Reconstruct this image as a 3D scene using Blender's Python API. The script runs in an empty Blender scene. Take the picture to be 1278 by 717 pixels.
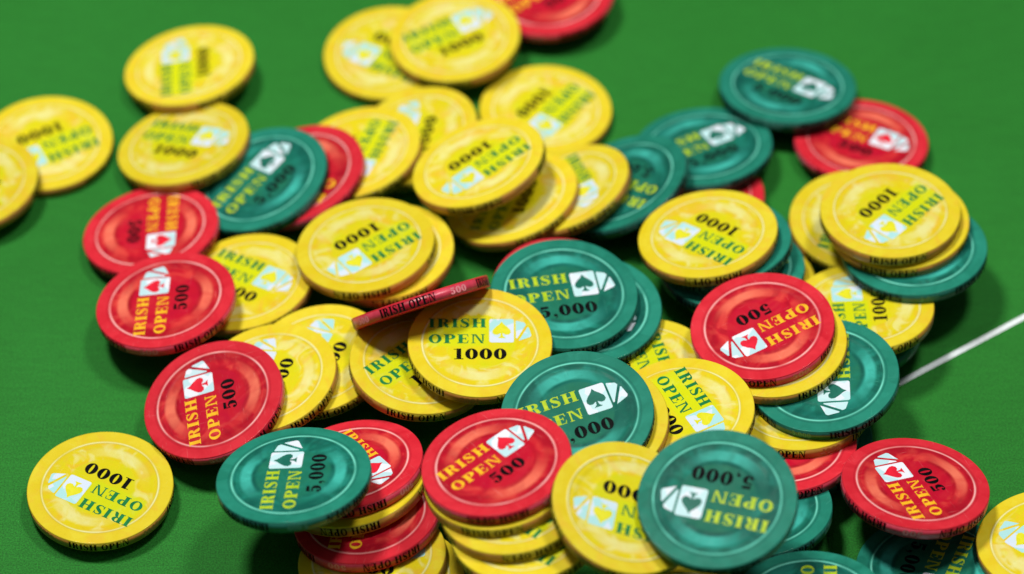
import bpy, math, random
from mathutils import Vector, Matrix
random.seed(7)
sc=bpy.context.scene
C=sc.collection
PI=math.pi
# ---------------------------------------------------------------- units: 1 Blender unit = 1 cm
sc.unit_settings.system='METRIC'; sc.unit_settings.scale_length=0.01
# ---------------------------------------------------------------- camera
EL=math.radians(46.5); FPX=4600.; HC=75.6
cam=bpy.data.cameras.new('camera'); co=bpy.data.objects.new('camera',cam); C.objects.link(co)
sc.camera=co
co.location=(0,0,HC); co.rotation_euler=(PI/2-EL,0,0)
cam.sensor_width=36.; cam.lens=FPX/1278*36
cam.clip_start=1; cam.clip_end=2000
cam.dof.use_dof=True; cam.dof.focus_distance=97.8; cam.dof.aperture_fstop=0.062; cam.dof.aperture_blades=9
fw=Vector((0,math.cos(EL),-math.sin(EL))); up=Vector((0,math.sin(EL),math.cos(EL)))
def on_table(px,py,z=0.):
    d=fw+Vector((1,0,0))*((px-639)/FPX)-up*((py-358.5)/FPX)
    return Vector((0,0,HC))+d*((z-HC)/d.z)
# ---------------------------------------------------------------- world and lights (indoor, lamps over the table, plus an added front fill)
w=bpy.data.worlds.new('World'); sc.world=w; w.use_nodes=True
w.node_tree.nodes['Background'].inputs[0].default_value=(.92,.96,1.,1); w.node_tree.nodes['Background'].inputs[1].default_value=.07
def area(name,loc,target,size,power,col):
    l=bpy.data.lights.new(name,'AREA'); l.shape='DISK'; l.size=size; l.energy=power; l.color=col
    o=bpy.data.objects.new(name,l); C.objects.link(o); o.location=loc
    o.rotation_euler=(Vector(target)-Vector(loc)).to_track_quat('-Z','Y').to_euler(); return o
MID=(0,72,1)
area('key_lamp',(-42,92,152),MID,28,212000,(1.,.985,.95))
area('second_lamp',(44,86,152),MID,26,124000,(1.,.985,.96))
area('front_fill',(-8,2,165),MID,60,9000,(.94,.97,1.))  # weak fill added from the camera side, not a lamp of the room
vs=sc.view_settings; vs.view_transform='Standard'; vs.look='None'; vs.exposure=0.; vs.gamma=1
sc.render.engine='CYCLES'

# ---------------------------------------------------------------- node helpers
def new_mat(name):
    m=bpy.data.materials.new(name); m.use_nodes=True
    return m,m.node_tree,m.node_tree.nodes['Principled BSDF']
class N:
    def __init__(s,nt): s.nt=nt
    def new(s,t,**k):
        n=s.nt.nodes.new(t)
        for a,b in k.items(): setattr(n,a,b)
        return n
    def put(s,n,i,v):
        if hasattr(v,'is_linked') or hasattr(v,'links'): s.nt.links.new(v,n.inputs[i])
        else: n.inputs[i].default_value=v
    def math(s,op,a,b=0.,c=0.,clamp=False):
        n=s.new('ShaderNodeMath',operation=op,use_clamp=clamp); s.put(n,0,a); s.put(n,1,b); s.put(n,2,c); return n.outputs[0]
    def mix(s,f,a,b,mode='MIX'):
        n=s.new('ShaderNodeMix',data_type='RGBA',blend_type=mode); s.put(n,0,f); s.put(n,6,a); s.put(n,7,b); return n.outputs[2]
    def ramp(s,x,pts,interp='LINEAR'):
        n=s.new('ShaderNodeValToRGB'); n.color_ramp.interpolation=interp
        e=n.color_ramp.elements
        while len(e)<len(pts): e.new(.5)
        for k,(p,c) in enumerate(pts):
            e[k].position=p; e[k].color=c if len(c)==4 else (*c,1)
        s.put(n,0,x); return n.outputs[0]
    def noise(s,vec,scale,detail=2,dist=0.,rough=.5,w=None):
        n=s.new('ShaderNodeTexNoise',noise_dimensions='4D' if w is not None else '3D'); s.put(n,'Vector',vec)
        n.inputs['Scale'].default_value=scale; n.inputs['Detail'].default_value=detail; n.inputs['Distortion'].default_value=dist; n.inputs['Roughness'].default_value=rough
        if w is not None: s.put(n,'W',w)
        return n.outputs['Fac']
def rgba(c): return (*c,1)

# ---------------------------------------------------------------- materials
def cloth_material():
    m,nt,b=new_mat('green_speed_cloth'); n=N(nt)
    tc=n.new('ShaderNodeTexCoord').outputs['Object']
    big=n.noise(tc,.12,3); mid=n.noise(tc,2.6,3,rough=.65); fine=n.noise(tc,22.,2,rough=.7)
    col=n.mix(n.ramp(big,[(.3,(0,)*3),(.7,(1,)*3)]),rgba((.013,.150,.014)),rgba((.017,.178,.019)))
    col=n.mix(n.math('MULTIPLY',mid,.35),col,rgba((.010,.125,.010)))
    g=n.ramp(fine,[(.36,(.66,)*3),(.64,(1.34,)*3)])
    col=n.mix(1.,col,g,'MULTIPLY')
    mpp=n.new('ShaderNodeMapping'); nt.links.new(tc,mpp.inputs[0]); mpp.inputs['Rotation'].default_value=(0,0,.5); mpp.inputs['Scale'].default_value=(1,7,1)
    nap=n.noise(mpp.outputs[0],.9,4,.4,.7)
    col=n.mix(1.,col,n.ramp(nap,[(.3,(.90,)*3),(.7,(1.09,)*3)]),'MULTIPLY')
    lint=n.ramp(n.noise(tc,11.,3,3.,.7),[(.735,(0,)*3),(.77,(1,)*3)])
    col=n.mix(n.math('MULTIPLY',lint,.35),col,rgba((.10,.30,.12)))
    n.put(b,'Base Color',col); b.inputs['Roughness'].default_value=.62
    b.inputs['Specular IOR Level'].default_value=.15
    b.inputs['Sheen Weight'].default_value=.08; b.inputs['Sheen Tint'].default_value=(.6,1,.6,1)
    bp=n.new('ShaderNodeBump'); bp.inputs['Strength'].default_value=.55; bp.inputs['Distance'].default_value=.02
    n.put(bp,'Height',n.math('ADD',fine,n.math('MULTIPLY',mid,.5))); nt.links.new(bp.outputs[0],b.inputs['Normal'])
    return m
def line_material():
    m,nt,b=new_mat('white_printed_line'); n=N(nt)
    tc=n.new('ShaderNodeTexCoord').outputs['Object']; f=n.noise(tc,18.,2,rough=.7)
    n.put(b,'Base Color',n.mix(n.ramp(n.noise(tc,26.,3,.6,.75),[(.58,(0,)*3),(.68,(.6,)*3)]),n.ramp(f,[(.3,(.56,.64,.62)),(.6,(.80,.84,.86))]),rgba((.03,.22,.05)))); b.inputs['Roughness'].default_value=.6
    return m
PAL={
 'Y':dict(rim=(.65,.49,.010),rim2=(.70,.58,.035),mid=(.66,.57,.008),smear=(.70,.67,.26),warm=(.72,.38,.04),ring=(.76,.73,.32),core=(.56,.57,.006),dark=(.56,.50,.012),edge=(.42,.35,.02),num=(.44,.20,.035)),
 'R':dict(rim=(.52,.012,.024),rim2=(.66,.030,.045),mid=(.48,.006,.020),smear=(.78,.17,.10),warm=(.70,.07,.05),ring=(.86,.42,.40),core=(.47,.005,.028),dark=(.27,.004,.014),edge=(.46,.010,.030),num=(.62,.05,.09)),
 'G':dict(rim=(.010,.150,.098),rim2=(.020,.225,.155),mid=(.008,.130,.090),smear=(.050,.42,.34),warm=(.018,.25,.19),ring=(.16,.62,.48),core=(.014,.150,.082),dark=(.003,.058,.046),edge=(.006,.075,.055),num=(.010,.12,.085)),
}
# printed face: rim, thin pale ring, broad band with two pale arcs above and below the print, core
def face_material(k,R):
    p=PAL[k]; m,nt,b=new_mat({'Y':'yellow','R':'red','G':'teal'}[k]+'_printed_face'); n=N(nt)
    tc=n.new('ShaderNodeTexCoord').outputs['Object']
    rnd=n.new('ShaderNodeObjectInfo').outputs['Random']; W=n.math('MULTIPLY',rnd,40.)
    sx=n.new('ShaderNodeSeparateXYZ'); nt.links.new(tc,sx.inputs[0]); x,y=sx.outputs[0],sx.outputs[1]
    x=n.math('DIVIDE',x,R); y=n.math('DIVIDE',y,R)
    r=n.math('SQRT',n.math('ADD',n.math('MULTIPLY',x,x),n.math('MULTIPLY',y,y)))
    rr=None
    def band(v,a,b_,s):   # soft band a..b
        u=n.new('ShaderNodeMapRange',interpolation_type='SMOOTHSTEP'); n.put(u,0,v); u.inputs[1].default_value=a-s; u.inputs[2].default_value=a+s
        d=n.new('ShaderNodeMapRange',interpolation_type='SMOOTHSTEP'); n.put(d,0,v); d.inputs[1].default_value=b_-s; d.inputs[2].default_value=b_+s
        return n.math('MULTIPLY',u.outputs[0],n.math('SUBTRACT',1.,d.outputs[0]))
    cb=n.new('ShaderNodeCombineXYZ'); n.put(cb,2,W)
    va=n.new('ShaderNodeVectorMath',operation='ADD'); nt.links.new(tc,va.inputs[0]); nt.links.new(cb.outputs[0],va.inputs[1]); TC=va.outputs[0]
    facet=n.new('ShaderNodeTexVoronoi'); n.put(facet,'Vector',TC); facet.inputs['Scale'].default_value=1.3
    def off(q):
        v=n.new('ShaderNodeVectorMath',operation='ADD'); nt.links.new(TC,v.inputs[0]); v.inputs[1].default_value=(q,q,q); return v.outputs[0]
    rr=n.math('ADD',r,n.math('MULTIPLY',n.math('SUBTRACT',n.noise(TC,1.1,1),.5),.03))
    fc=n.new('ShaderNodeSeparateColor'); nt.links.new(facet.outputs['Color'],fc.inputs[0])
    fine=n.noise(TC,1.5,3,1.2)
    sw=n.noise(off(7.),.9,2,2.4)
    rim=n.mix(n.ramp(n.math('ADD',n.math('MULTIPLY',fc.outputs[0],.22),n.math('MULTIPLY',fine,.85)),[(.25,(0,)*3),(.8,(1,)*3)]),rgba(p['rim']),rgba(p['rim2']))
    if k=='Y':   rim=n.mix(n.ramp(sw,[(.52,(0,)*3),(.68,(.35,)*3)]),rim,rgba(p['warm']))
    inner=n.mix(n.ramp(fine,[(.35,(0,)*3),(.7,(1,)*3)]),rgba(p['mid']),rgba(p['rim']))
    inner=n.mix(n.ramp(sw,[(.48,(0,)*3),(.66,(.55,)*3)]),inner,rgba(p['warm']))
    if k!='Y':
        inner=n.mix(n.math('MULTIPLY',n.math('SUBTRACT',1.,n.ramp(sw,[(.36,(0,)*3),(.5,(1,)*3)])),.45),inner,rgba(p['dark']))
    col=n.mix(band(rr,.79,1.2,.012),inner,rim)
    # arcs
    an=n.math('ABSOLUTE',n.math('DIVIDE',y,n.math('MAXIMUM',r,.02)))
    arc=n.math('POWER',n.math('MULTIPLY',an,1.,clamp=True),5.)
    arcb=n.math('MULTIPLY',band(rr,.545,.69,.03),arc)
    br=n.ramp(n.noise(TC,1.9,2,1.),[(.3,(.6,)*3),(.55,(1,)*3)])
    col=n.mix(n.math('MULTIPLY',n.math('MULTIPLY',arcb,br),.95 if k!='Y' else .8),col,rgba(p['smear']))
    # darker crescents beside the arcs, left and right
    side=n.math('MULTIPLY',band(rr,.64,.77,.04),n.math('SUBTRACT',1.,n.math('POWER',an,2.)))
    col=n.mix(n.math('MULTIPLY',side,.15 if k=='Y' else .45),col,rgba(p['dark']))
    col=n.mix(n.math('MULTIPLY',n.math('MULTIPLY',band(rr,.47,.54,.02),arc),.18 if k=='Y' else .5),col,rgba(p['dark']))
    if k=='Y':  # milky swirls round the band
        sm=n.math('MULTIPLY',band(rr,.46,.78,.05),n.ramp(n.noise(off(3.),1.3,2,2.),[(.5,(0,)*3),(.64,(.65,)*3)]))
        col=n.mix(sm,col,rgba(p['smear']))
    core=n.math('MULTIPLY',n.math('SUBTRACT',1.,band(rr,.49,2.,.02)),.75)
    cc=n.mix(n.ramp(fine,[(.35,(0,)*3),(.7,(1,)*3)]),rgba(p['core']),rgba(p['mid']))
    col=n.mix(core,col,cc)
    # lime panel behind the words on the yellow chips
    if k=='Y':
        pan=n.math('MULTIPLY',band(x,-.72,.12,.03),band(y,-.08,.40,.03))
        col=n.mix(n.math('MULTIPLY',pan,.8),col,rgba((.56,.62,.005)))
    # thin pale ring
    rg=n.math('MULTIPLY',band(r,.789,.813,.011),n.ramp(n.noise(off(11.),1.2,1),[(.3,(.35,)*3),(.6,(1,)*3)]))
    col=n.mix(rg,col,rgba(p['ring']))
    rg2=n.math('MULTIPLY',n.math('ADD',band(r,.828,.85,.012),band(r,.745,.772,.012)),.35)
    col=n.mix(rg2,col,rgba(p['dark'] if k!='Y' else p['rim']))
    # faint handling wear
    gr=n.noise(TC,9.,4,rough=.75)
    col=n.mix(n.ramp(gr,[(.56,(0,)*3),(.75,(.16,)*3)]),col,rgba(tuple(c*.45 for c in p['rim'])))
    mp=n.new('ShaderNodeMapping'); nt.links.new(TC,mp.inputs[0]); mp.inputs['Scale'].default_value=(1.2,34.,1.); mp.inputs['Rotation'].default_value=(0,0,.6)
    sc1=n.noise(mp.outputs[0],1.6,2,.3)
    mp2=n.new('ShaderNodeMapping'); nt.links.new(TC,mp2.inputs[0]); mp2.inputs['Scale'].default_value=(30.,1.,1.); mp2.inputs['Rotation'].default_value=(0,0,.3)
    sc2=n.noise(mp2.outputs[0],1.4,2,.3)
    scr=n.math('MAXIMUM',n.ramp(sc1,[(.70,(0,)*3),(.74,(1,)*3)]),n.ramp(sc2,[(.71,(0,)*3),(.75,(1,)*3)]))
    col=n.mix(n.math('MULTIPLY',scr,.22),col,rgba(p['ring']))
    tone=n.math('ADD',.93,n.math('MULTIPLY',rnd,.12)); hs=n.new('ShaderNodeHueSaturation'); nt.links.new(tone,hs.inputs['Value']); nt.links.new(col,hs.inputs['Color']); col=hs.outputs[0]
    smu=n.ramp(n.noise(TC,1.7,3,1.5),[(.45,(0,)*3),(.65,(1,)*3)])
    n.put(b,'Base Color',col)
    n.put(b,'Roughness',n.math('ADD',n.math('ADD',.34,n.math('MULTIPLY',smu,.16)),n.math('MULTIPLY',gr,.12)))
    b.inputs['Specular IOR Level'].default_value=.07; b.inputs['Coat Weight'].default_value=.09; b.inputs['Coat Roughness'].default_value=.09
    bp=n.new('ShaderNodeBump'); bp.inputs['Strength'].default_value=.12; bp.inputs['Distance'].default_value=.006
    nt.links.new(bp.outputs[0],b.inputs['Normal']); n.put(bp,'Height',n.noise(TC,16.,3,rough=.6))
    # moulded rings: a fine raised ring and a shallow stepped dish inside it
    b2=n.new('ShaderNodeBump'); b2.inputs['Strength'].default_value=1.; b2.inputs['Distance'].default_value=.022
    hh=n.math('ADD',band(r,.787,.815,.014),n.math('ADD',n.math('MULTIPLY',band(r,.70,3.,.035),.8),n.math('MULTIPLY',band(r,-1.,.52,.03),.55)))
    n.put(b2,'Height',hh); nt.links.new(bp.outputs[0],b2.inputs['Normal']); nt.links.new(b2.outputs[0],b.inputs['Normal'])
    return m
def edge_material(k):
    p=PAL[k]; m,nt,b=new_mat({'Y':'yellow','R':'red','G':'teal'}[k]+'_chip_edge'); n=N(nt)
    tc=n.new('ShaderNodeTexCoord').outputs['Object']; sx=n.new('ShaderNodeSeparateXYZ'); nt.links.new(tc,sx.inputs[0])
    a=n.math('ARCTAN2',sx.outputs[1],sx.outputs[0])
    c=n.math('COSINE',n.math('MULTIPLY',a,4.))       # words sit where c is +1, numbers where it is -1
    f=n.ramp(n.math('MULTIPLY',c,-1.),[(.0,(0,)*3),(.12,(1,)*3)])
    col=n.mix(f,rgba(p['edge']),rgba(p['num']))
    nz=n.noise(tc,3.,3,.5)
    col=n.mix(n.ramp(nz,[(.4,(0,)*3),(.75,(.5,)*3)]),col,rgba(tuple(q*.5 for q in p['edge'])))
    n.put(b,'Base Color',col); b.inputs['Roughness'].default_value=.36; b.inputs['Coat Weight'].default_value=.04; b.inputs['Coat Roughness'].default_value=.15
    return m
def flat(name,c,rough=.42,var=None,spec=.12):
    m,nt,b=new_mat(name); n=N(nt)
    tc=n.new('ShaderNodeTexCoord').outputs['Object']; f=n.noise(tc,3.5,3,1.)
    n.put(b,'Base Color',n.ramp(f,[(.35,c),(.65,var or tuple(min(1,q*1.25+.003) for q in c))])); b.inputs['Roughness'].default_value=rough; b.inputs['Specular IOR Level'].default_value=spec
    return m
def card_material(name,a,b_,amount):
    m,nt,b=new_mat(name); n=N(nt)
    tc=n.new('ShaderNodeTexCoord').outputs['Object']; rnd=n.new('ShaderNodeObjectInfo').outputs['Random']
    v=n.new('ShaderNodeTexVoronoi',voronoi_dimensions='4D'); n.put(v,'Vector',tc); n.put(v,'W',n.math('MULTIPLY',rnd,9.)); v.inputs['Scale'].default_value=2.6
    s=n.new('ShaderNodeSeparateColor'); nt.links.new(v.outputs['Color'],s.inputs[0])
    n.put(b,'Base Color',n.ramp(s.outputs[0],[(.35,a),(.5,b_)])); b.inputs['Roughness'].default_value=.4; b.inputs['Specular IOR Level'].default_value=.15
    return m
M=dict(cloth=cloth_material(),line=line_material())
RAD={'Y':1.95,'R':1.95,'G':2.02}; TH=.33
for k in 'YRG':
    M['face'+k]=face_material(k,RAD[k]); M['edge'+k]=edge_material(k)
M['wordsY']=flat('green_print',(.004,.13,.035),var=(.010,.20,.055))
M['wordsR']=flat('orange_print',(.76,.34,.012),var=(.82,.50,.02))
M['wordsG']=flat('lime_print',(.30,.46,.010),var=(.46,.58,.02))
M['black']=flat('black_print',(.002,.002,.003),.6,var=(.007,.007,.007),spec=.03)
M['numY']=flat('pale_edge_print_yellow',(.36,.20,.06)); M['numR']=flat('pale_edge_print_red',(.62,.22,.24)); M['numG']=flat('pale_edge_print_teal',(.10,.30,.25))
M['cardY']=card_material('pale_blue_card_print',(.58,.66,.76),(.36,.64,.64),1); M['cardR']=card_material('white_card_print',(.72,.74,.80),(.46,.66,.70),1); M['cardG']=card_material('white_card_print_teal',(.66,.72,.78),(.48,.70,.72),1)
M['spadeY']=flat('yellow_spade_print',(.62,.60,.01),var=(.70,.66,.03)); M['spadeR']=flat('red_spade_print',(.60,.012,.03)); M['spadeG']=flat('dark_teal_spade_print',(.010,.115,.080))

# ---------------------------------------------------------------- mesh builders
def mesh(name,vs,fs,mat,smooth=False,mats=None,idx=None):
    me=bpy.data.meshes.new(name); me.from_pydata(vs,[],fs); me.materials.append(mat)
    for x in (mats or []): me.materials.append(x)
    if idx: me.polygons.foreach_set('material_index',idx)
    if smooth: me.polygons.foreach_set('use_smooth',[True]*len(me.polygons))
    me.update(); return me
def link(name,me,parent=None,mx=None):
    o=bpy.data.objects.new(name,me); C.objects.link(o)
    if parent: o.parent=parent
    if mx is not None: o.matrix_local=mx
    return o
# ---- glyphs of a bold high contrast serif face; cap height 1; each glyph = (advance, list of polygons)
HL=.10; ST=.28; SF=.07
def rect(x0,y0,x1,y1): return [(x0,y0),(x1,y0),(x1,y1),(x0,y1)]
def strip(pa,pb): return [[pa[i],pa[i+1],pb[i+1],pb[i]] for i in range(len(pa)-1)]
def arc(cx,cy,rx,ry,a0,a1,n=14): return [(cx+rx*math.cos(math.radians(a0+(a1-a0)*i/n)),cy+ry*math.sin(math.radians(a0+(a1-a0)*i/n))) for i in range(n+1)]
def stem(x,w=ST,l=.09,r=.09): return [rect(x,0,x+w,1),rect(x-l,0,x,SF),rect(x+w,0,x+w+r,SF),rect(x-l,1-SF,x,1),rect(x+w,1-SF,x+w+r,1)]
def oval(cx,cy,rx,ry,hole,n=24): return strip(arc(cx,cy,rx,ry,0,360,n),arc(cx,cy,hole,ry-HL,0,360,n))
def bowl(x,y0,y1,rx,hw):
    cy=(y0+y1)/2; ry=(y1-y0)/2
    return strip(arc(x,cy,rx,ry,90,-90,12),arc(x,cy,rx-hw,ry-HL,90,-90,12))
def tube(pts,ws):
    A=[];B=[]
    for i,(x,y) in enumerate(pts):
        x0,y0=pts[max(i-1,0)]; x1,y1=pts[min(i+1,len(pts)-1)]
        dx,dy=x1-x0,y1-y0; L=math.hypot(dx,dy) or 1; nx,ny=-dy/L,dx/L; w_=ws[i]/2
        A.append((x+nx*w_,y+ny*w_)); B.append((x-nx*w_,y-ny*w_))
    return strip(A,B)
def glyph(ch):
    if ch=='I': return .53,stem(.13)
    if ch=='H': return 1.06,stem(.11,l=.09,r=.07)+stem(.68,l=.07,r=.09)+[rect(.38,.46,.68,.46+HL)]
    if ch=='R':
        return .93,stem(.11,r=.0)+[rect(.38,1-HL,.50,1),rect(.38,.47,.50,.47+HL)]+bowl(.50,.47,1.,.32,.24)+tube([(.50,.48),(.60,.40),(.66,.25),(.70,.10),(.78,.03),(.88,.08)],[.10,.22,.26,.24,.13,.05])
    if ch=='P': return .86,stem(.11)+[rect(.38,1-HL,.48,1),rect(.38,.43,.48,.43+HL)]+bowl(.48,.43,1.,.34,.25)
    if ch=='E':
        return .86,stem(.11,r=0)+[rect(.38,0,.74,SF),rect(.38,1-SF,.74,1),rect(.38,.47,.58,.47+HL),rect(.56,.36,.62,.64)]+[[(.66,SF),(.74,SF),(.79,.34),(.75,.34)],[(.66,1-SF),(.75,.70),(.79,.70),(.74,1-SF)]]
    if ch=='N':
        return 1.0,[rect(.12,0,.22,1),rect(.03,0,.12,SF),rect(.22,0,.33,SF),rect(.03,1-SF,.12,1)]+[[(.22,1),(.38,1),(.88,.0),(.70,.0)],[(.22,.999),(.22,.80),(.25,.80),(.30,.95)]]+[rect(.78,.2,.88,1),rect(.69,1-SF,.78,1),rect(.88,1-SF,.97,1)]
    if ch=='O': return .98,oval(.49,.5,.44,.51,.19)
    if ch=='S':
        pts=[(.60,.72),(.58,.86),(.46,.96),(.32,.965),(.18,.90),(.14,.77),(.22,.64),(.38,.52),(.53,.40),(.58,.24),(.52,.10),(.38,.035),(.24,.04),(.12,.13),(.08,.29)]
        ws=[.05,.07,.09,.09,.14,.20,.26,.28,.26,.20,.15,.09,.09,.07,.05]
        return .74,tube(pts,ws)+[rect(.585,.68,.64,1.0),rect(.045,0,.10,.32)]
    if ch=='0': return .74,oval(.37,.5,.36,.51,.085)
    if ch=='1': return .60,[rect(.19,0,.45,1),rect(.05,0,.19,SF),rect(.45,0,.58,SF),rect(.03,.90,.19,.96)]
    if ch=='5':
        return .70,[[(.13,1),(.13,.76),(.60,.80),(.62,1)],rect(.13,.48,.19,.76)]+tube([(.16,.52),(.26,.60),(.38,.60),(.50,.50),(.52,.32),(.46,.13),(.34,.04),(.20,.05),(.13,.14)],[.06,.09,.14,.24,.28,.20,.10,.10,.10])+[arc(.17,.20,.11,.11,0,324,9)]
    if ch==',': return .36,[arc(.17,.12,.12,.12,0,324,9),[(.29,.12),(.27,-.08),(.12,-.22),(.16,-.12)]]
    return .42,[]
def text_polys(s,x0,x1,y0,h,space=.06,narrow=None):
    out=[];x=0;gl=[]
    for ch in s:
        a,p=glyph(ch); gl.append((x,p)); x+=a+space
    W_=x-space; sx=(x1-x0)/W_
    for gx,p in gl:
        for q in p: out.append([(x0+(gx+a)*sx,y0+b*h) for a,b in q])
    return out
def flat_mesh(name,polys,z,mat,scale=1.,dz=1.2e-4):
    vs=[];fs=[]
    for i,p in enumerate(polys):
        ar=sum(p[j][0]*p[(j+1)%len(p)][1]-p[(j+1)%len(p)][0]*p[j][1] for j in range(len(p)))
        if ar<0: p=p[::-1]
        b=len(vs); vs+=[(x*scale,y*scale,z+(i%9)*dz) for x,y in p]; fs.append(list(range(b,b+len(p))))
    return mesh(name,vs,fs,mat)
def wrap_mesh(name,words,R,mat,z0,flip):
    vs=[];fs=[]
    cnt=0
    for ang,s,wd,h in words:
        for p in text_polys(s,-wd/2,wd/2,-h/2,h,.05):
            # subdivide wide quads is unnecessary: glyph pieces are narrow
            ar=sum(p[j][0]*p[(j+1)%len(p)][1]-p[(j+1)%len(p)][0]*p[j][1] for j in range(len(p)))
            if ar<0: p=p[::-1]
            b=len(vs); rr=R+(cnt%9)*2e-4; cnt+=1
            for x,y in p:
                if flip: x,y=-x,-y
                a=ang+x/R; vs.append((rr*math.cos(a),rr*math.sin(a),z0+y))
            fs.append(list(range(b,b+len(p))))
    return mesh(name,vs,fs,mat)
def lathe(prof,seg,mat,name,close=False,smooth=True,fine_rim=None):
    vs=[];fs=[]
    n=len(prof)
    for i in range(seg):
        a=2*PI*i/seg
        for r,z in prof: vs.append((r*math.cos(a),r*math.sin(a),z))
    for i in range(seg):
        j=(i+1)%seg
        for q in range(n if close else n-1):
            q2=(q+1)%n
            fs.append((i*n+q,j*n+q,j*n+q2,i*n+q2))
    if not close:
        vs.append((0,0,prof[0][1])); t=len(vs)-1; vs.append((0,0,prof[-1][1])); b=t+1
        for i in range(seg):
            j=(i+1)%seg
            fs.append((t,j*n,i*n)); fs.append((b,i*n+n-1,j*n+n-1))
    me=mesh(name,vs,fs,mat)
    me.polygons.foreach_set('use_smooth',[smooth]*len(me.polygons))
    return me
def chip_profile(R):
    q=.028
    p=[(R*.5,0),(R-q-.012,0.)]
    for i in range(0,6):
        a=PI/2*(1-i/5); p.append((R-q+q*math.cos(a),-q+q*math.sin(a)))
    p+= [(R,-TH+q)]
    for i in range(1,6):
        a=-PI/2*i/5; p.append((R-q+q*math.cos(a),-TH+q+q*math.sin(a)))
    p+=[(R-q-.012,-TH),(R*.5,-TH)]
    return p[::-1]
# card emblem outlines in chip radii
CW,CH=.34,.43; CX0,CY0=.13,-.04
def rounded(x0,y0,x1,y1,r,n=4):
    o=[]
    for cx,cy,a in ((x1-r,y0+r,-90),(x1-r,y1-r,0),(x0+r,y1-r,90),(x0+r,y0+r,180)): o+=arc(cx,cy,r,r,a,a+90,n)
    return o
BRx,BRy=CX0+CW,CY0
SEC=[(BRx+.028,BRy+.075),(BRx+.046,BRy+.075),(BRx+.168,BRy+.325),(BRx+.145,BRy+.365),(BRx+.036,BRy+.400),(BRx+.028,BRy+.39)]
THI=[(BRx+.066,BRy+.030),(BRx+.228,BRy+.100),(BRx+.243,BRy+.130),(BRx+.205,BRy+.275),(BRx+.190,BRy+.282)]
def spade(cx,cy,s):
    half=[(0,.5),(.08,.36),(.24,.20),(.36,.04),(.38,-.10),(.30,-.21),(.17,-.22),(.05,-.14)]
    o=[[(cx+x*s,cy+y*s) for x,y in half]+[(cx-x*s,cy+y*s) for x,y in half[::-1][:-1]]]
    o.append([(cx+.03*s,cy-.12*s),(cx+.06*s,cy-.30*s),(cx+.17*s,cy-.40*s),(cx-.17*s,cy-.40*s),(cx-.06*s,cy-.30*s),(cx-.03*s,cy-.12*s)])
    return o
NUM={'Y':'1000','R':'500','G':'5,000'}
OFF={'Y':.03,'R':0.,'G':-.05}
KIT={}
for k in 'YRG':
    R=RAD[k]; oy=OFF[k]; d={}
    prof=chip_profile(R); me=lathe(prof,128,M['face'+k],'body_'+k)
    d['body']=me
    d['band']=lathe([(R-.02,-.032),(R+.0035,-.032),(R+.0035,-TH+.032),(R-.02,-TH+.032)],128,M['edge'+k],'edge_band_'+k,close=True)
    # flat shading on faces, smooth on the rim only
    d['word1']=flat_mesh('word1_'+k,text_polys('IRISH',-.72,.09,.235+oy,.165,.09),.0016,M['words'+k],R)
    d['word2']=flat_mesh('word2_'+k,text_polys('OPEN',-.72,.075,-.055+oy,.165,.07),.0016,M['words'+k],R)
    nw={'Y':.37,'R':.27,'G':.40}[k]
    d['num']=flat_mesh('number_'+k,text_polys(NUM[k],-nw,nw,(-.335 if k!='G' else -.37)+oy*.6,.195,.06),.0016,M['black'],R)
    off=lambda P:[(x,y+oy) for x,y in P]
    d['card']=flat_mesh('card_'+k,[off(rounded(CX0,CY0,CX0+CW,CY0+CH,.03))],.0016,M['card'+k],R)
    d['card2']=flat_mesh('card2_'+k,[off(SEC)],.0016,M['card'+k],R)
    d['card3']=flat_mesh('card3_'+k,[off(THI)],.0016,M['card'+k],R)
    d['spade']=flat_mesh('spade_'+k,[off(p) for p in spade(CX0+CW/2,CY0+CH/2,.34)],.0030,M['spade'+k],R)
    for fl in (0,1):
        wds=[(0.,'IRISH OPEN',1.66,.235)]
        nm=[(PI/4,NUM[k],.54,.18)]
        d['ew%d'%fl]=wrap_mesh('edge_words_%s%d'%(k,fl),wds,R+.0055,M['black'],-TH/2,fl)
        d['en%d'%fl]=wrap_mesh('edge_number_%s%d'%(k,fl),nm,R+.0055,M['num'+k],-TH/2,fl)
    KIT[k]=d
# ---------------------------------------------------------------- the table
S=400; vs_=[];fs_=[]
tb=mesh('table_cloth',[(-S,-S,0),(S,-S,0),(S,S,0),(-S,S,0)],[(0,1,2,3)],M['cloth'])
t=link('table_cloth',tb); t['kind']='structure'
a=on_table(1278,396); b=on_table(1124,477.5); dr=(b-a).normalized(); nn=Vector((-dr.y,dr.x,0))*.088
p0=a-dr*60; p1=b+dr*40
ln=link('white_line',mesh('white_line',[tuple(p0-nn+Vector((0,0,.004))),tuple(p1-nn+Vector((0,0,.004))),tuple(p1+nn+Vector((0,0,.004))),tuple(p0+nn+Vector((0,0,.004)))],[(0,1,2,3)],M['line'])); ln['kind']='structure'
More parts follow.
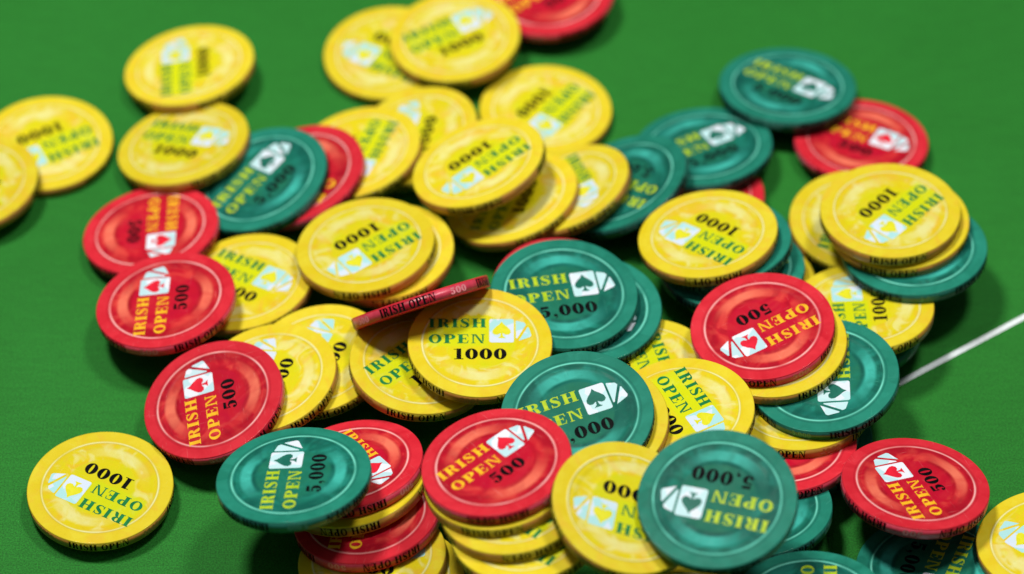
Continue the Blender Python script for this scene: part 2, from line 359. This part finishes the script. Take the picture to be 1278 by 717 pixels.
# ---------------------------------------------------------------- the chips: (colour, centre of upper face, normal, reading direction, edge phase, edge inverted, label)
CHIPS=[
('R',(1.139, 83.269, 0.899),(-0.0823, -0.0147, 0.9965),(0.7965, 0.6, 0.0747),1.482,0,'red 500 chip cut off by the top edge, behind the double yellow chips'),
('Y',(-13.631, 77.228, 0.36),(-0.0153, -0.0056, 0.9999),(-0.8851, -0.465, -0.0162),0.648,0,'yellow 1000 chip flat on green cloth at far left, half under the edge chip'),
('Y',(-15.573, 75.235, 0.693),(-0.1297, 0.0176, 0.9914),(-0.6433, 0.7593, -0.0976),2.487,0,'yellow chip cut off by the left edge, its rim over another yellow chip'),
('Y',(0.992, 78.619, 0.39),(0.0071, 0.0309, 0.9995),(-0.5977, -0.8012, 0.029),0.973,0,'yellow 1000 chip with upside down print, rearmost yellow one lying flat beside the teal chips'),
('Y',(-3.692, 81.009, 0.455),(-0.0534, -0.0376, 0.9979),(-0.8715, 0.4895, -0.0282),0.418,0,'yellow chip at the top, lying partly under a second tilted yellow chip'),
('Y',(-1.71, 81.15, 0.976),(-0.0811, -0.0085, 0.9967),(0.89, 0.4495, 0.0763),2.522,0,'topmost yellow 1000 chip in the photo, resting on another yellow beside the cut red one'),
('R',(5.3, 74.909, 0.541),(-0.0532, 0.0969, 0.9939),(0.6407, 0.7667, -0.0405),5.765,0,'small red sliver of a chip showing under teal chip, above a yellow 1000 chip'),
('G',(5.539, 76.676, 0.763),(-0.096, 0.1825, 0.9785),(0.8916, 0.4528, 0.003),5.027,0,'teal 5,000 chip tucked under the highest teal chip and over a red sliver'),
('R',(10.195, 77.17, 0.548),(0.0208, 0.1154, 0.9931),(0.8852, -0.4638, 0.0354),4.805,0,'red 500 chip at upper right, under the edge of the rearmost teal chip'),
('Y',(9.826, 73.382, 1.052),(0.0005, -0.0236, 0.9997),(0.312, 0.9498, 0.0222),1.394,0,'yellow chip peeking out left of the right hand yellow stack'),
('Y',(4.499, 59.488, 0.58),(-0.0347, 0.1249, 0.9916),(-0.0249, 0.9917, -0.1258),3.37,0,'yellow chip cut by the bottom edge, just its white card mark showing under teal chip'),
('G',(9.307, 69.457, 0.798),(-0.1311, 0.1229, 0.9837),(0.9848, 0.13, 0.115),1.738,0,'teal chip almost hidden under a yellow one beside the white line'),
('Y',(6.556, 71.237, 0.938),(0.0333, 0.1207, 0.9921),(0.3793, 0.9169, -0.1243),1.084,0,'yellow chip showing only a sliver between teal rim and red 500 chip'),
('Y',(-3.198, 60.67, 0.63),(-0.1114, 0.1124, 0.9874),(0.9211, 0.3847, 0.0601),0.667,0,'yellow chip with only a curved rim showing at the bottom between two stacks'),
('G',(7.725, 65.726, 0.458),(-0.0549, 0.0366, 0.9978),(0.4364, 0.8997, -0.009),1.346,0,'teal chip buried under the right hand pile, just its tip showing by white line'),
('G',(6.424, 62.729, 1.102),(-0.072, 0.177, 0.9816),(0.656, 0.7497, -0.0871),5.825,0,'small dark crescent of a teal chip in shadow below a red one'),
('G',(7.588, 58.924, 1.813),(-0.0618, 0.1697, 0.9836),(-0.0643, -0.9841, 0.1657),5.206,0,'teal chip cut by the bottom edge, only its upper rim and letter tips showing'),
('G',(11.025, 61.058, 0.616),(-0.0649, 0.1305, 0.9893),(-0.3848, -0.918, 0.0958),5.066,0,'teal 5,000 chip at bottom right, half under the tilted red 500 chip'),
('Y',(14.088, 61.478, 1.191),(-0.1043, 0.101, 0.9894),(-0.6953, 0.7039, -0.1451),5.027,0,'yellow chip cut off by the right edge near the bottom corner'),
('R',(7.266, 64.87, 1.218),(-0.0584, 0.1244, 0.9905),(0.9046, 0.4262, -0.0002),1.215,0,'red chip crescent low in the stack, between teal chip and tilted red 500 chip'),
('Y',(9.674, 69.553, 1.546),(-0.0473, 0.1638, 0.9854),(-0.0092, 0.9863, -0.1644),1.946,0,'yellow 1000 chip lying under the teal base of the right hand stack, beside white line'),
('Y',(-2.888, 76.977, 0.9),(-0.3028, -0.005, 0.953),(0.2212, 0.9723, 0.0754),3.329,0,'yellow chip leaning on its left yellow neighbour with black digits near its middle, behind'),
('Y',(-4.547, 76.294, 0.882),(-0.2445, 0.0541, 0.9681),(-0.3665, -0.9295, -0.0406),3.937,0,'yellow chip with steep IRISH print just right of the half hidden red chip'),
('R',(-6.159, 75.409, 0.878),(-0.287, 0.0063, 0.9579),(-0.8047, 0.5409, -0.2446),4.596,0,'red chip mostly hidden behind the teal chip in the upper left of the pile'),
('G',(-7.254, 75.184, 0.909),(-0.2939, -0.0041, 0.9558),(0.6232, 0.7574, 0.1949),5.367,0,'teal 5,000 chip in the upper left, tilted over a red chip'),
('Y',(-7.501, 71.225, 0.788),(-0.154, 0.0572, 0.9864),(0.8216, -0.5472, 0.16),5.706,0,'yellow 1000 chip squeezed between the left red chips and a yellow stack'),
('R',(-10.291, 73.37, 0.685),(-0.1492, 0.1104, 0.9826),(0.0202, -0.9932, 0.1146),5.527,0,'red 500 chip with print running downward, uppermost of the three at left'),
('Y',(-9.573, 76.806, 0.771),(-0.1925, 0.1255, 0.9732),(0.8862, -0.4037, 0.2274),5.759,0,'yellow 1000 chip leaning over the uppermost left red chip, readable print'),
('Y',(-9.599, 80.154, 0.73),(-0.1493, 0.1111, 0.9825),(-0.0675, 0.9902, -0.1223),0.545,0,'yellow 1000 chip with sideways print, leaning on another yellow at upper left'),
('R',(-9.59, 69.869, 1.481),(-0.1586, 0.0835, 0.9838),(0.0118, 0.9965, -0.0827),3.758,0,'red 500 chip, middle one of the three red chips at left'),
('Y',(-5.325, 67.988, 1.137),(-0.1841, -0.0242, 0.9826),(0.4287, 0.8976, 0.1024),3.805,0,'yellow chip under another yellow, showing white cards and one black zero'),
('Y',(-6.683, 67.153, 1.277),(-0.2116, -0.0067, 0.9773),(0.2648, 0.9622, 0.064),4.218,0,'yellow chip behind the lowest left red chip, showing two black zeros'),
('R',(-8.077, 66.227, 1.434),(-0.2577, -0.0905, 0.962),(-0.147, 0.9877, 0.0535),3.889,0,'red 500 chip with upright running print, lowest of three at left, on green cloth'),
('Y',(-10.978, 63.751, 0.685),(-0.0157, -0.0072, 0.9999),(-0.8788, 0.4771, -0.0104),2.115,0,'lone yellow 1000 chip lying flat on green cloth at lower left'),
('G',(3.074, 74.811, 1.116),(-0.3877, 0.1123, 0.9149),(-0.6808, 0.6342, -0.3664),3.177,0,'teal chip tilted steeply behind the rightmost yellow chip of the leaning row'),
('Y',(1.491, 74.621, 1.077),(-0.369, 0.1574, 0.916),(0.2764, -0.9224, 0.2698),0.149,0,'rightmost yellow chip of the leaning row, in front of a tilted teal chip'),
('Y',(-0.024, 74.238, 1.108),(-0.29, 0.1017, 0.9516),(0.3116, 0.9502, -0.0065),3.941,0,'yellow 1000 chip with green letters at its lower left, second from right in leaning row'),
('Y',(-0.979, 74.699, 2.062),(-0.2988, 0.113, 0.9476),(-0.8079, -0.5585, -0.1881),0.944,0,'yellow 1000 chip with inverted print, overlapping its yellow neighbours in the centre rear'),
('G',(8.139, 79.244, 0.777),(0.0074, 0.1776, 0.9841),(0.8266, -0.5549, 0.0939),1.117,0,'rearmost teal 5,000 chip, resting over a teal and a red chip'),
('R',(1.383, 70.506, 1.103),(0.0726, -0.0852, 0.9937),(-0.1296, 0.9871, 0.0941),2.974,0,'red chip showing only a thin red rim behind the large central teal chip'),
('G',(6.154, 71.319, 1.373),(-0.0227, 0.1483, 0.9887),(-0.8754, -0.4807, 0.052),0.561,0,'lower of the two teal chips under a yellow 1000 chip right of centre'),
('G',(5.774, 71.782, 1.854),(-0.1163, 0.1605, 0.9802),(0.1497, 0.9784, -0.1425),5.869,0,'upper of the two teal chips directly under a yellow 1000 chip right of centre'),
('Y',(5.439, 71.68, 2.251),(-0.154, 0.1305, 0.9794),(-0.7323, 0.6505, -0.2018),2.342,1,'yellow 1000 chip with inverted print, on top of two teal chips right of centre'),
('Y',(3.505, 67.347, 1.453),(-0.1111, 0.0693, 0.9914),(0.2379, -0.9667, 0.0943),5.435,0,'yellow chip sliver with letters ISH between central teal chips and red 500 chip'),
('G',(2.092, 69.303, 1.722),(-0.02, -0.0008, 0.9998),(0.7735, -0.6337, 0.015),6.03,0,'teal chip showing as a crescent under the large central teal 5,000 chip'),
('G',(1.429, 69.479, 2.144),(0.0249, -0.0273, 0.9993),(0.9827, 0.1841, -0.0194),3.439,0,'large central teal 5,000 chip beside the yellow chip with upright print'),
('Y',(-3.573, 71.89, 1.328),(-0.0989, 0.0436, 0.9941),(0.3624, 0.932, -0.0049),3.766,1,'lower yellow chip of the pair behind the upstanding red chip'),
('Y',(-4.112, 71.823, 1.656),(-0.1197, 0.0621, 0.9909),(-0.8263, -0.5596, -0.0647),0.953,1,'upper yellow 1000 chip of the pair behind the upstanding red chip, print inverted'),
('Y',(-2.453, 67.284, 1.781),(0.0691, 0.0236, 0.9973),(0.7131, 0.698, -0.066),3.88,0,'yellow chip under the central upright printed one, shaded by the upstanding red chip'),
('Y',(-0.864, 67.36, 2.467),(0.0066, -0.0277, 0.9996),(1.0, 0.0059, -0.0064),5.357,1,'central yellow 1000 chip with upright level print, shaded by the upstanding red chip'),
('G',(11.221, 71.595, 1.795),(-0.0697, 0.0788, 0.9944),(0.8237, 0.5669, 0.0128),1.886,0,'teal chip at the base of the right hand yellow stack, bright glint on rim'),
('Y',(10.82, 72.273, 2.125),(-0.0672, 0.0379, 0.997),(0.8071, 0.5895, 0.032),3.854,0,'middle yellow chip of the right hand stack, above the teal base chip'),
('Y',(10.548, 72.327, 2.516),(-0.0273, 0.0485, 0.9985),(-0.681, -0.7321, 0.0169),0.804,0,'topmost yellow 1000 chip of the right hand stack on the teal base chip'),
('Y',(7.711, 66.139, 1.419),(-0.0586, 0.1238, 0.9906),(0.9793, 0.1998, 0.0329),5.708,0,'yellow crescent under a teal chip, just above a red crescent, right of front teal'),
('G',(8.386, 66.547, 2.046),(-0.1295, -0.0142, 0.9915),(-0.0307, -0.9994, -0.0183),3.594,0,'teal chip under the red and yellow pair near the white line'),
('Y',(7.103, 67.541, 2.24),(-0.1215, -0.0106, 0.9925),(0.9306, 0.3467, 0.1176),3.478,0,'yellow chip showing as a crescent directly under the red 500 chip at right'),
('R',(6.772, 67.904, 2.537),(-0.1205, -0.0107, 0.9927),(-0.8861, -0.4497, -0.1124),5.541,0,'red 500 chip with inverted print on top of a yellow and a teal chip'),
('Y',(4.467, 64.759, 2.612),(-0.108, 0.0359, 0.9935),(0.435, -0.8969, 0.0797),5.326,0,'yellow chip with steep IRISH OPEN print between red and front teal chip'),
('Y',(2.172, 64.177, 2.785),(-0.1434, -0.0759, 0.9868),(0.8477, 0.5052, 0.162),3.193,0,'yellow chip showing as a thin crescent right of a tilted teal chip'),
('G',(1.703, 64.17, 3.172),(-0.0942, -0.114, 0.989),(0.946, 0.2992, 0.1246),2.6,0,'teal chip behind the front red 500 chip, spade card mark in its middle'),
('Y',(-3.666, 61.217, 0.85),(-0.1115, 0.1124, 0.9874),(0.9668, -0.2176, 0.1339),3.761,0,'yellow chip at the bottom of the left front stack, under red chip'),
('R',(-3.843, 62.527, 1.046),(-0.1313, 0.1477, 0.9803),(0.1493, 0.9805, -0.1277),3.688,1,'lower red chip in the left front stack, between two yellow chips'),
('Y',(-4.223, 63.482, 1.259),(-0.1744, 0.1978, 0.9646),(0.7992, 0.6008, 0.0213),4.072,1,'yellow chip in the left front stack, between two red chips'),
('R',(-4.288, 63.813, 1.556),(-0.1712, 0.2169, 0.9611),(0.5166, -0.8109, 0.275),2.707,1,'upper red chip of left front stack, half covered by the wide teal chip'),
('G',(-5.665, 62.188, 3.028),(-0.1024, 0.2039, 0.9736),(0.0711, 0.9778, -0.1973),2.526,1,'teal 5,000 chip with sideways print lying across the left front stack over green cloth'),
('Y',(0.348, 60.464, 3.057),(-0.131, 0.0587, 0.9896),(-0.7903, 0.5966, -0.14),1.013,1,'lowest yellow chip of the stack under the front red 500 chip, cut by bottom edge'),
('Y',(0.041, 61.11, 3.341),(-0.1493, 0.0665, 0.9865),(-0.7776, 0.6085, -0.1587),2.491,1,'second yellow chip below the front red 500 chip, green letter at right'),
('Y',(-0.35, 61.719, 3.577),(-0.1496, 0.0681, 0.9864),(0.6928, 0.719, 0.0554),3.819,0,'first yellow chip directly below the front red 500 chip'),
('R',(-0.411, 61.858, 3.919),(-0.1533, 0.082, 0.9848),(0.7729, 0.6309, 0.0678),4.055,1,'front red 500 chip topping a stack of yellow chips, bottom centre'),
('Y',(2.921, 60.193, 4.08),(0.2366, -0.1447, 0.9608),(-0.9524, 0.1611, 0.2588),1.916,0,'large yellow chip in front, its right side under the big front teal chip'),
('G',(5.172, 60.104, 4.53),(-0.0969, -0.1786, 0.9791),(-0.9581, 0.2832, -0.0431),5.103,1,'biggest frontmost teal 5,000 chip with upside down print, bottom right of centre'),
('R',(10.613, 62.937, 1.799),(0.0731, 0.1977, 0.9775),(-0.3822, 0.9109, -0.1556),0.272,1,'red 500 chip tilted on the cloth at lower right, over a teal chip'),
('R',(-2.54, 69.134, 2.35),(-0.309, 0.7035, 0.64),(0.9511, 0.2285, 0.2079),4.527,0,'red 500 chip standing on edge in the middle of the pile, side print showing'),
]

GROUP={'Y':'yellow 1000 poker chips in the pile','R':'red 500 poker chips in the pile','G':'teal 5,000 poker chips in the pile'}
for col,c,nv,tx,ph,inv,label in CHIPS:
    z=Vector(nv).normalized(); x=Vector(tx); x=(x-z*x.dot(z)).normalized(); y=z.cross(x)
    mx=Matrix((x,y,z)).transposed().to_4x4(); mx.translation=Vector(c)
    e=bpy.data.objects.new('poker_chip',None); C.objects.link(e); e.matrix_world=mx; e.empty_display_size=.5
    e['label']=label; e['category']='poker chip'; e['group']=GROUP[col]
    k=KIT[col]
    link('body',k['body'],e)
    band=link('edge_band',k['band'],e,Matrix.Rotation(ph,4,'Z'))
    for q in range(4):
        rot=Matrix.Rotation(q*PI/2,4,'Z')
        link('edge_lettering',k['ew%d'%inv],band,rot); link('edge_number',k['en%d'%inv],band,rot)
    link('lettering',k['word1'],e); link('lettering',k['word2'],e); link('denomination',k['num'],e)
    cd=link('playing_card',k['card'],e); link('spade',k['spade'],cd)
    link('playing_card',k['card2'],e); link('playing_card',k['card3'],e)
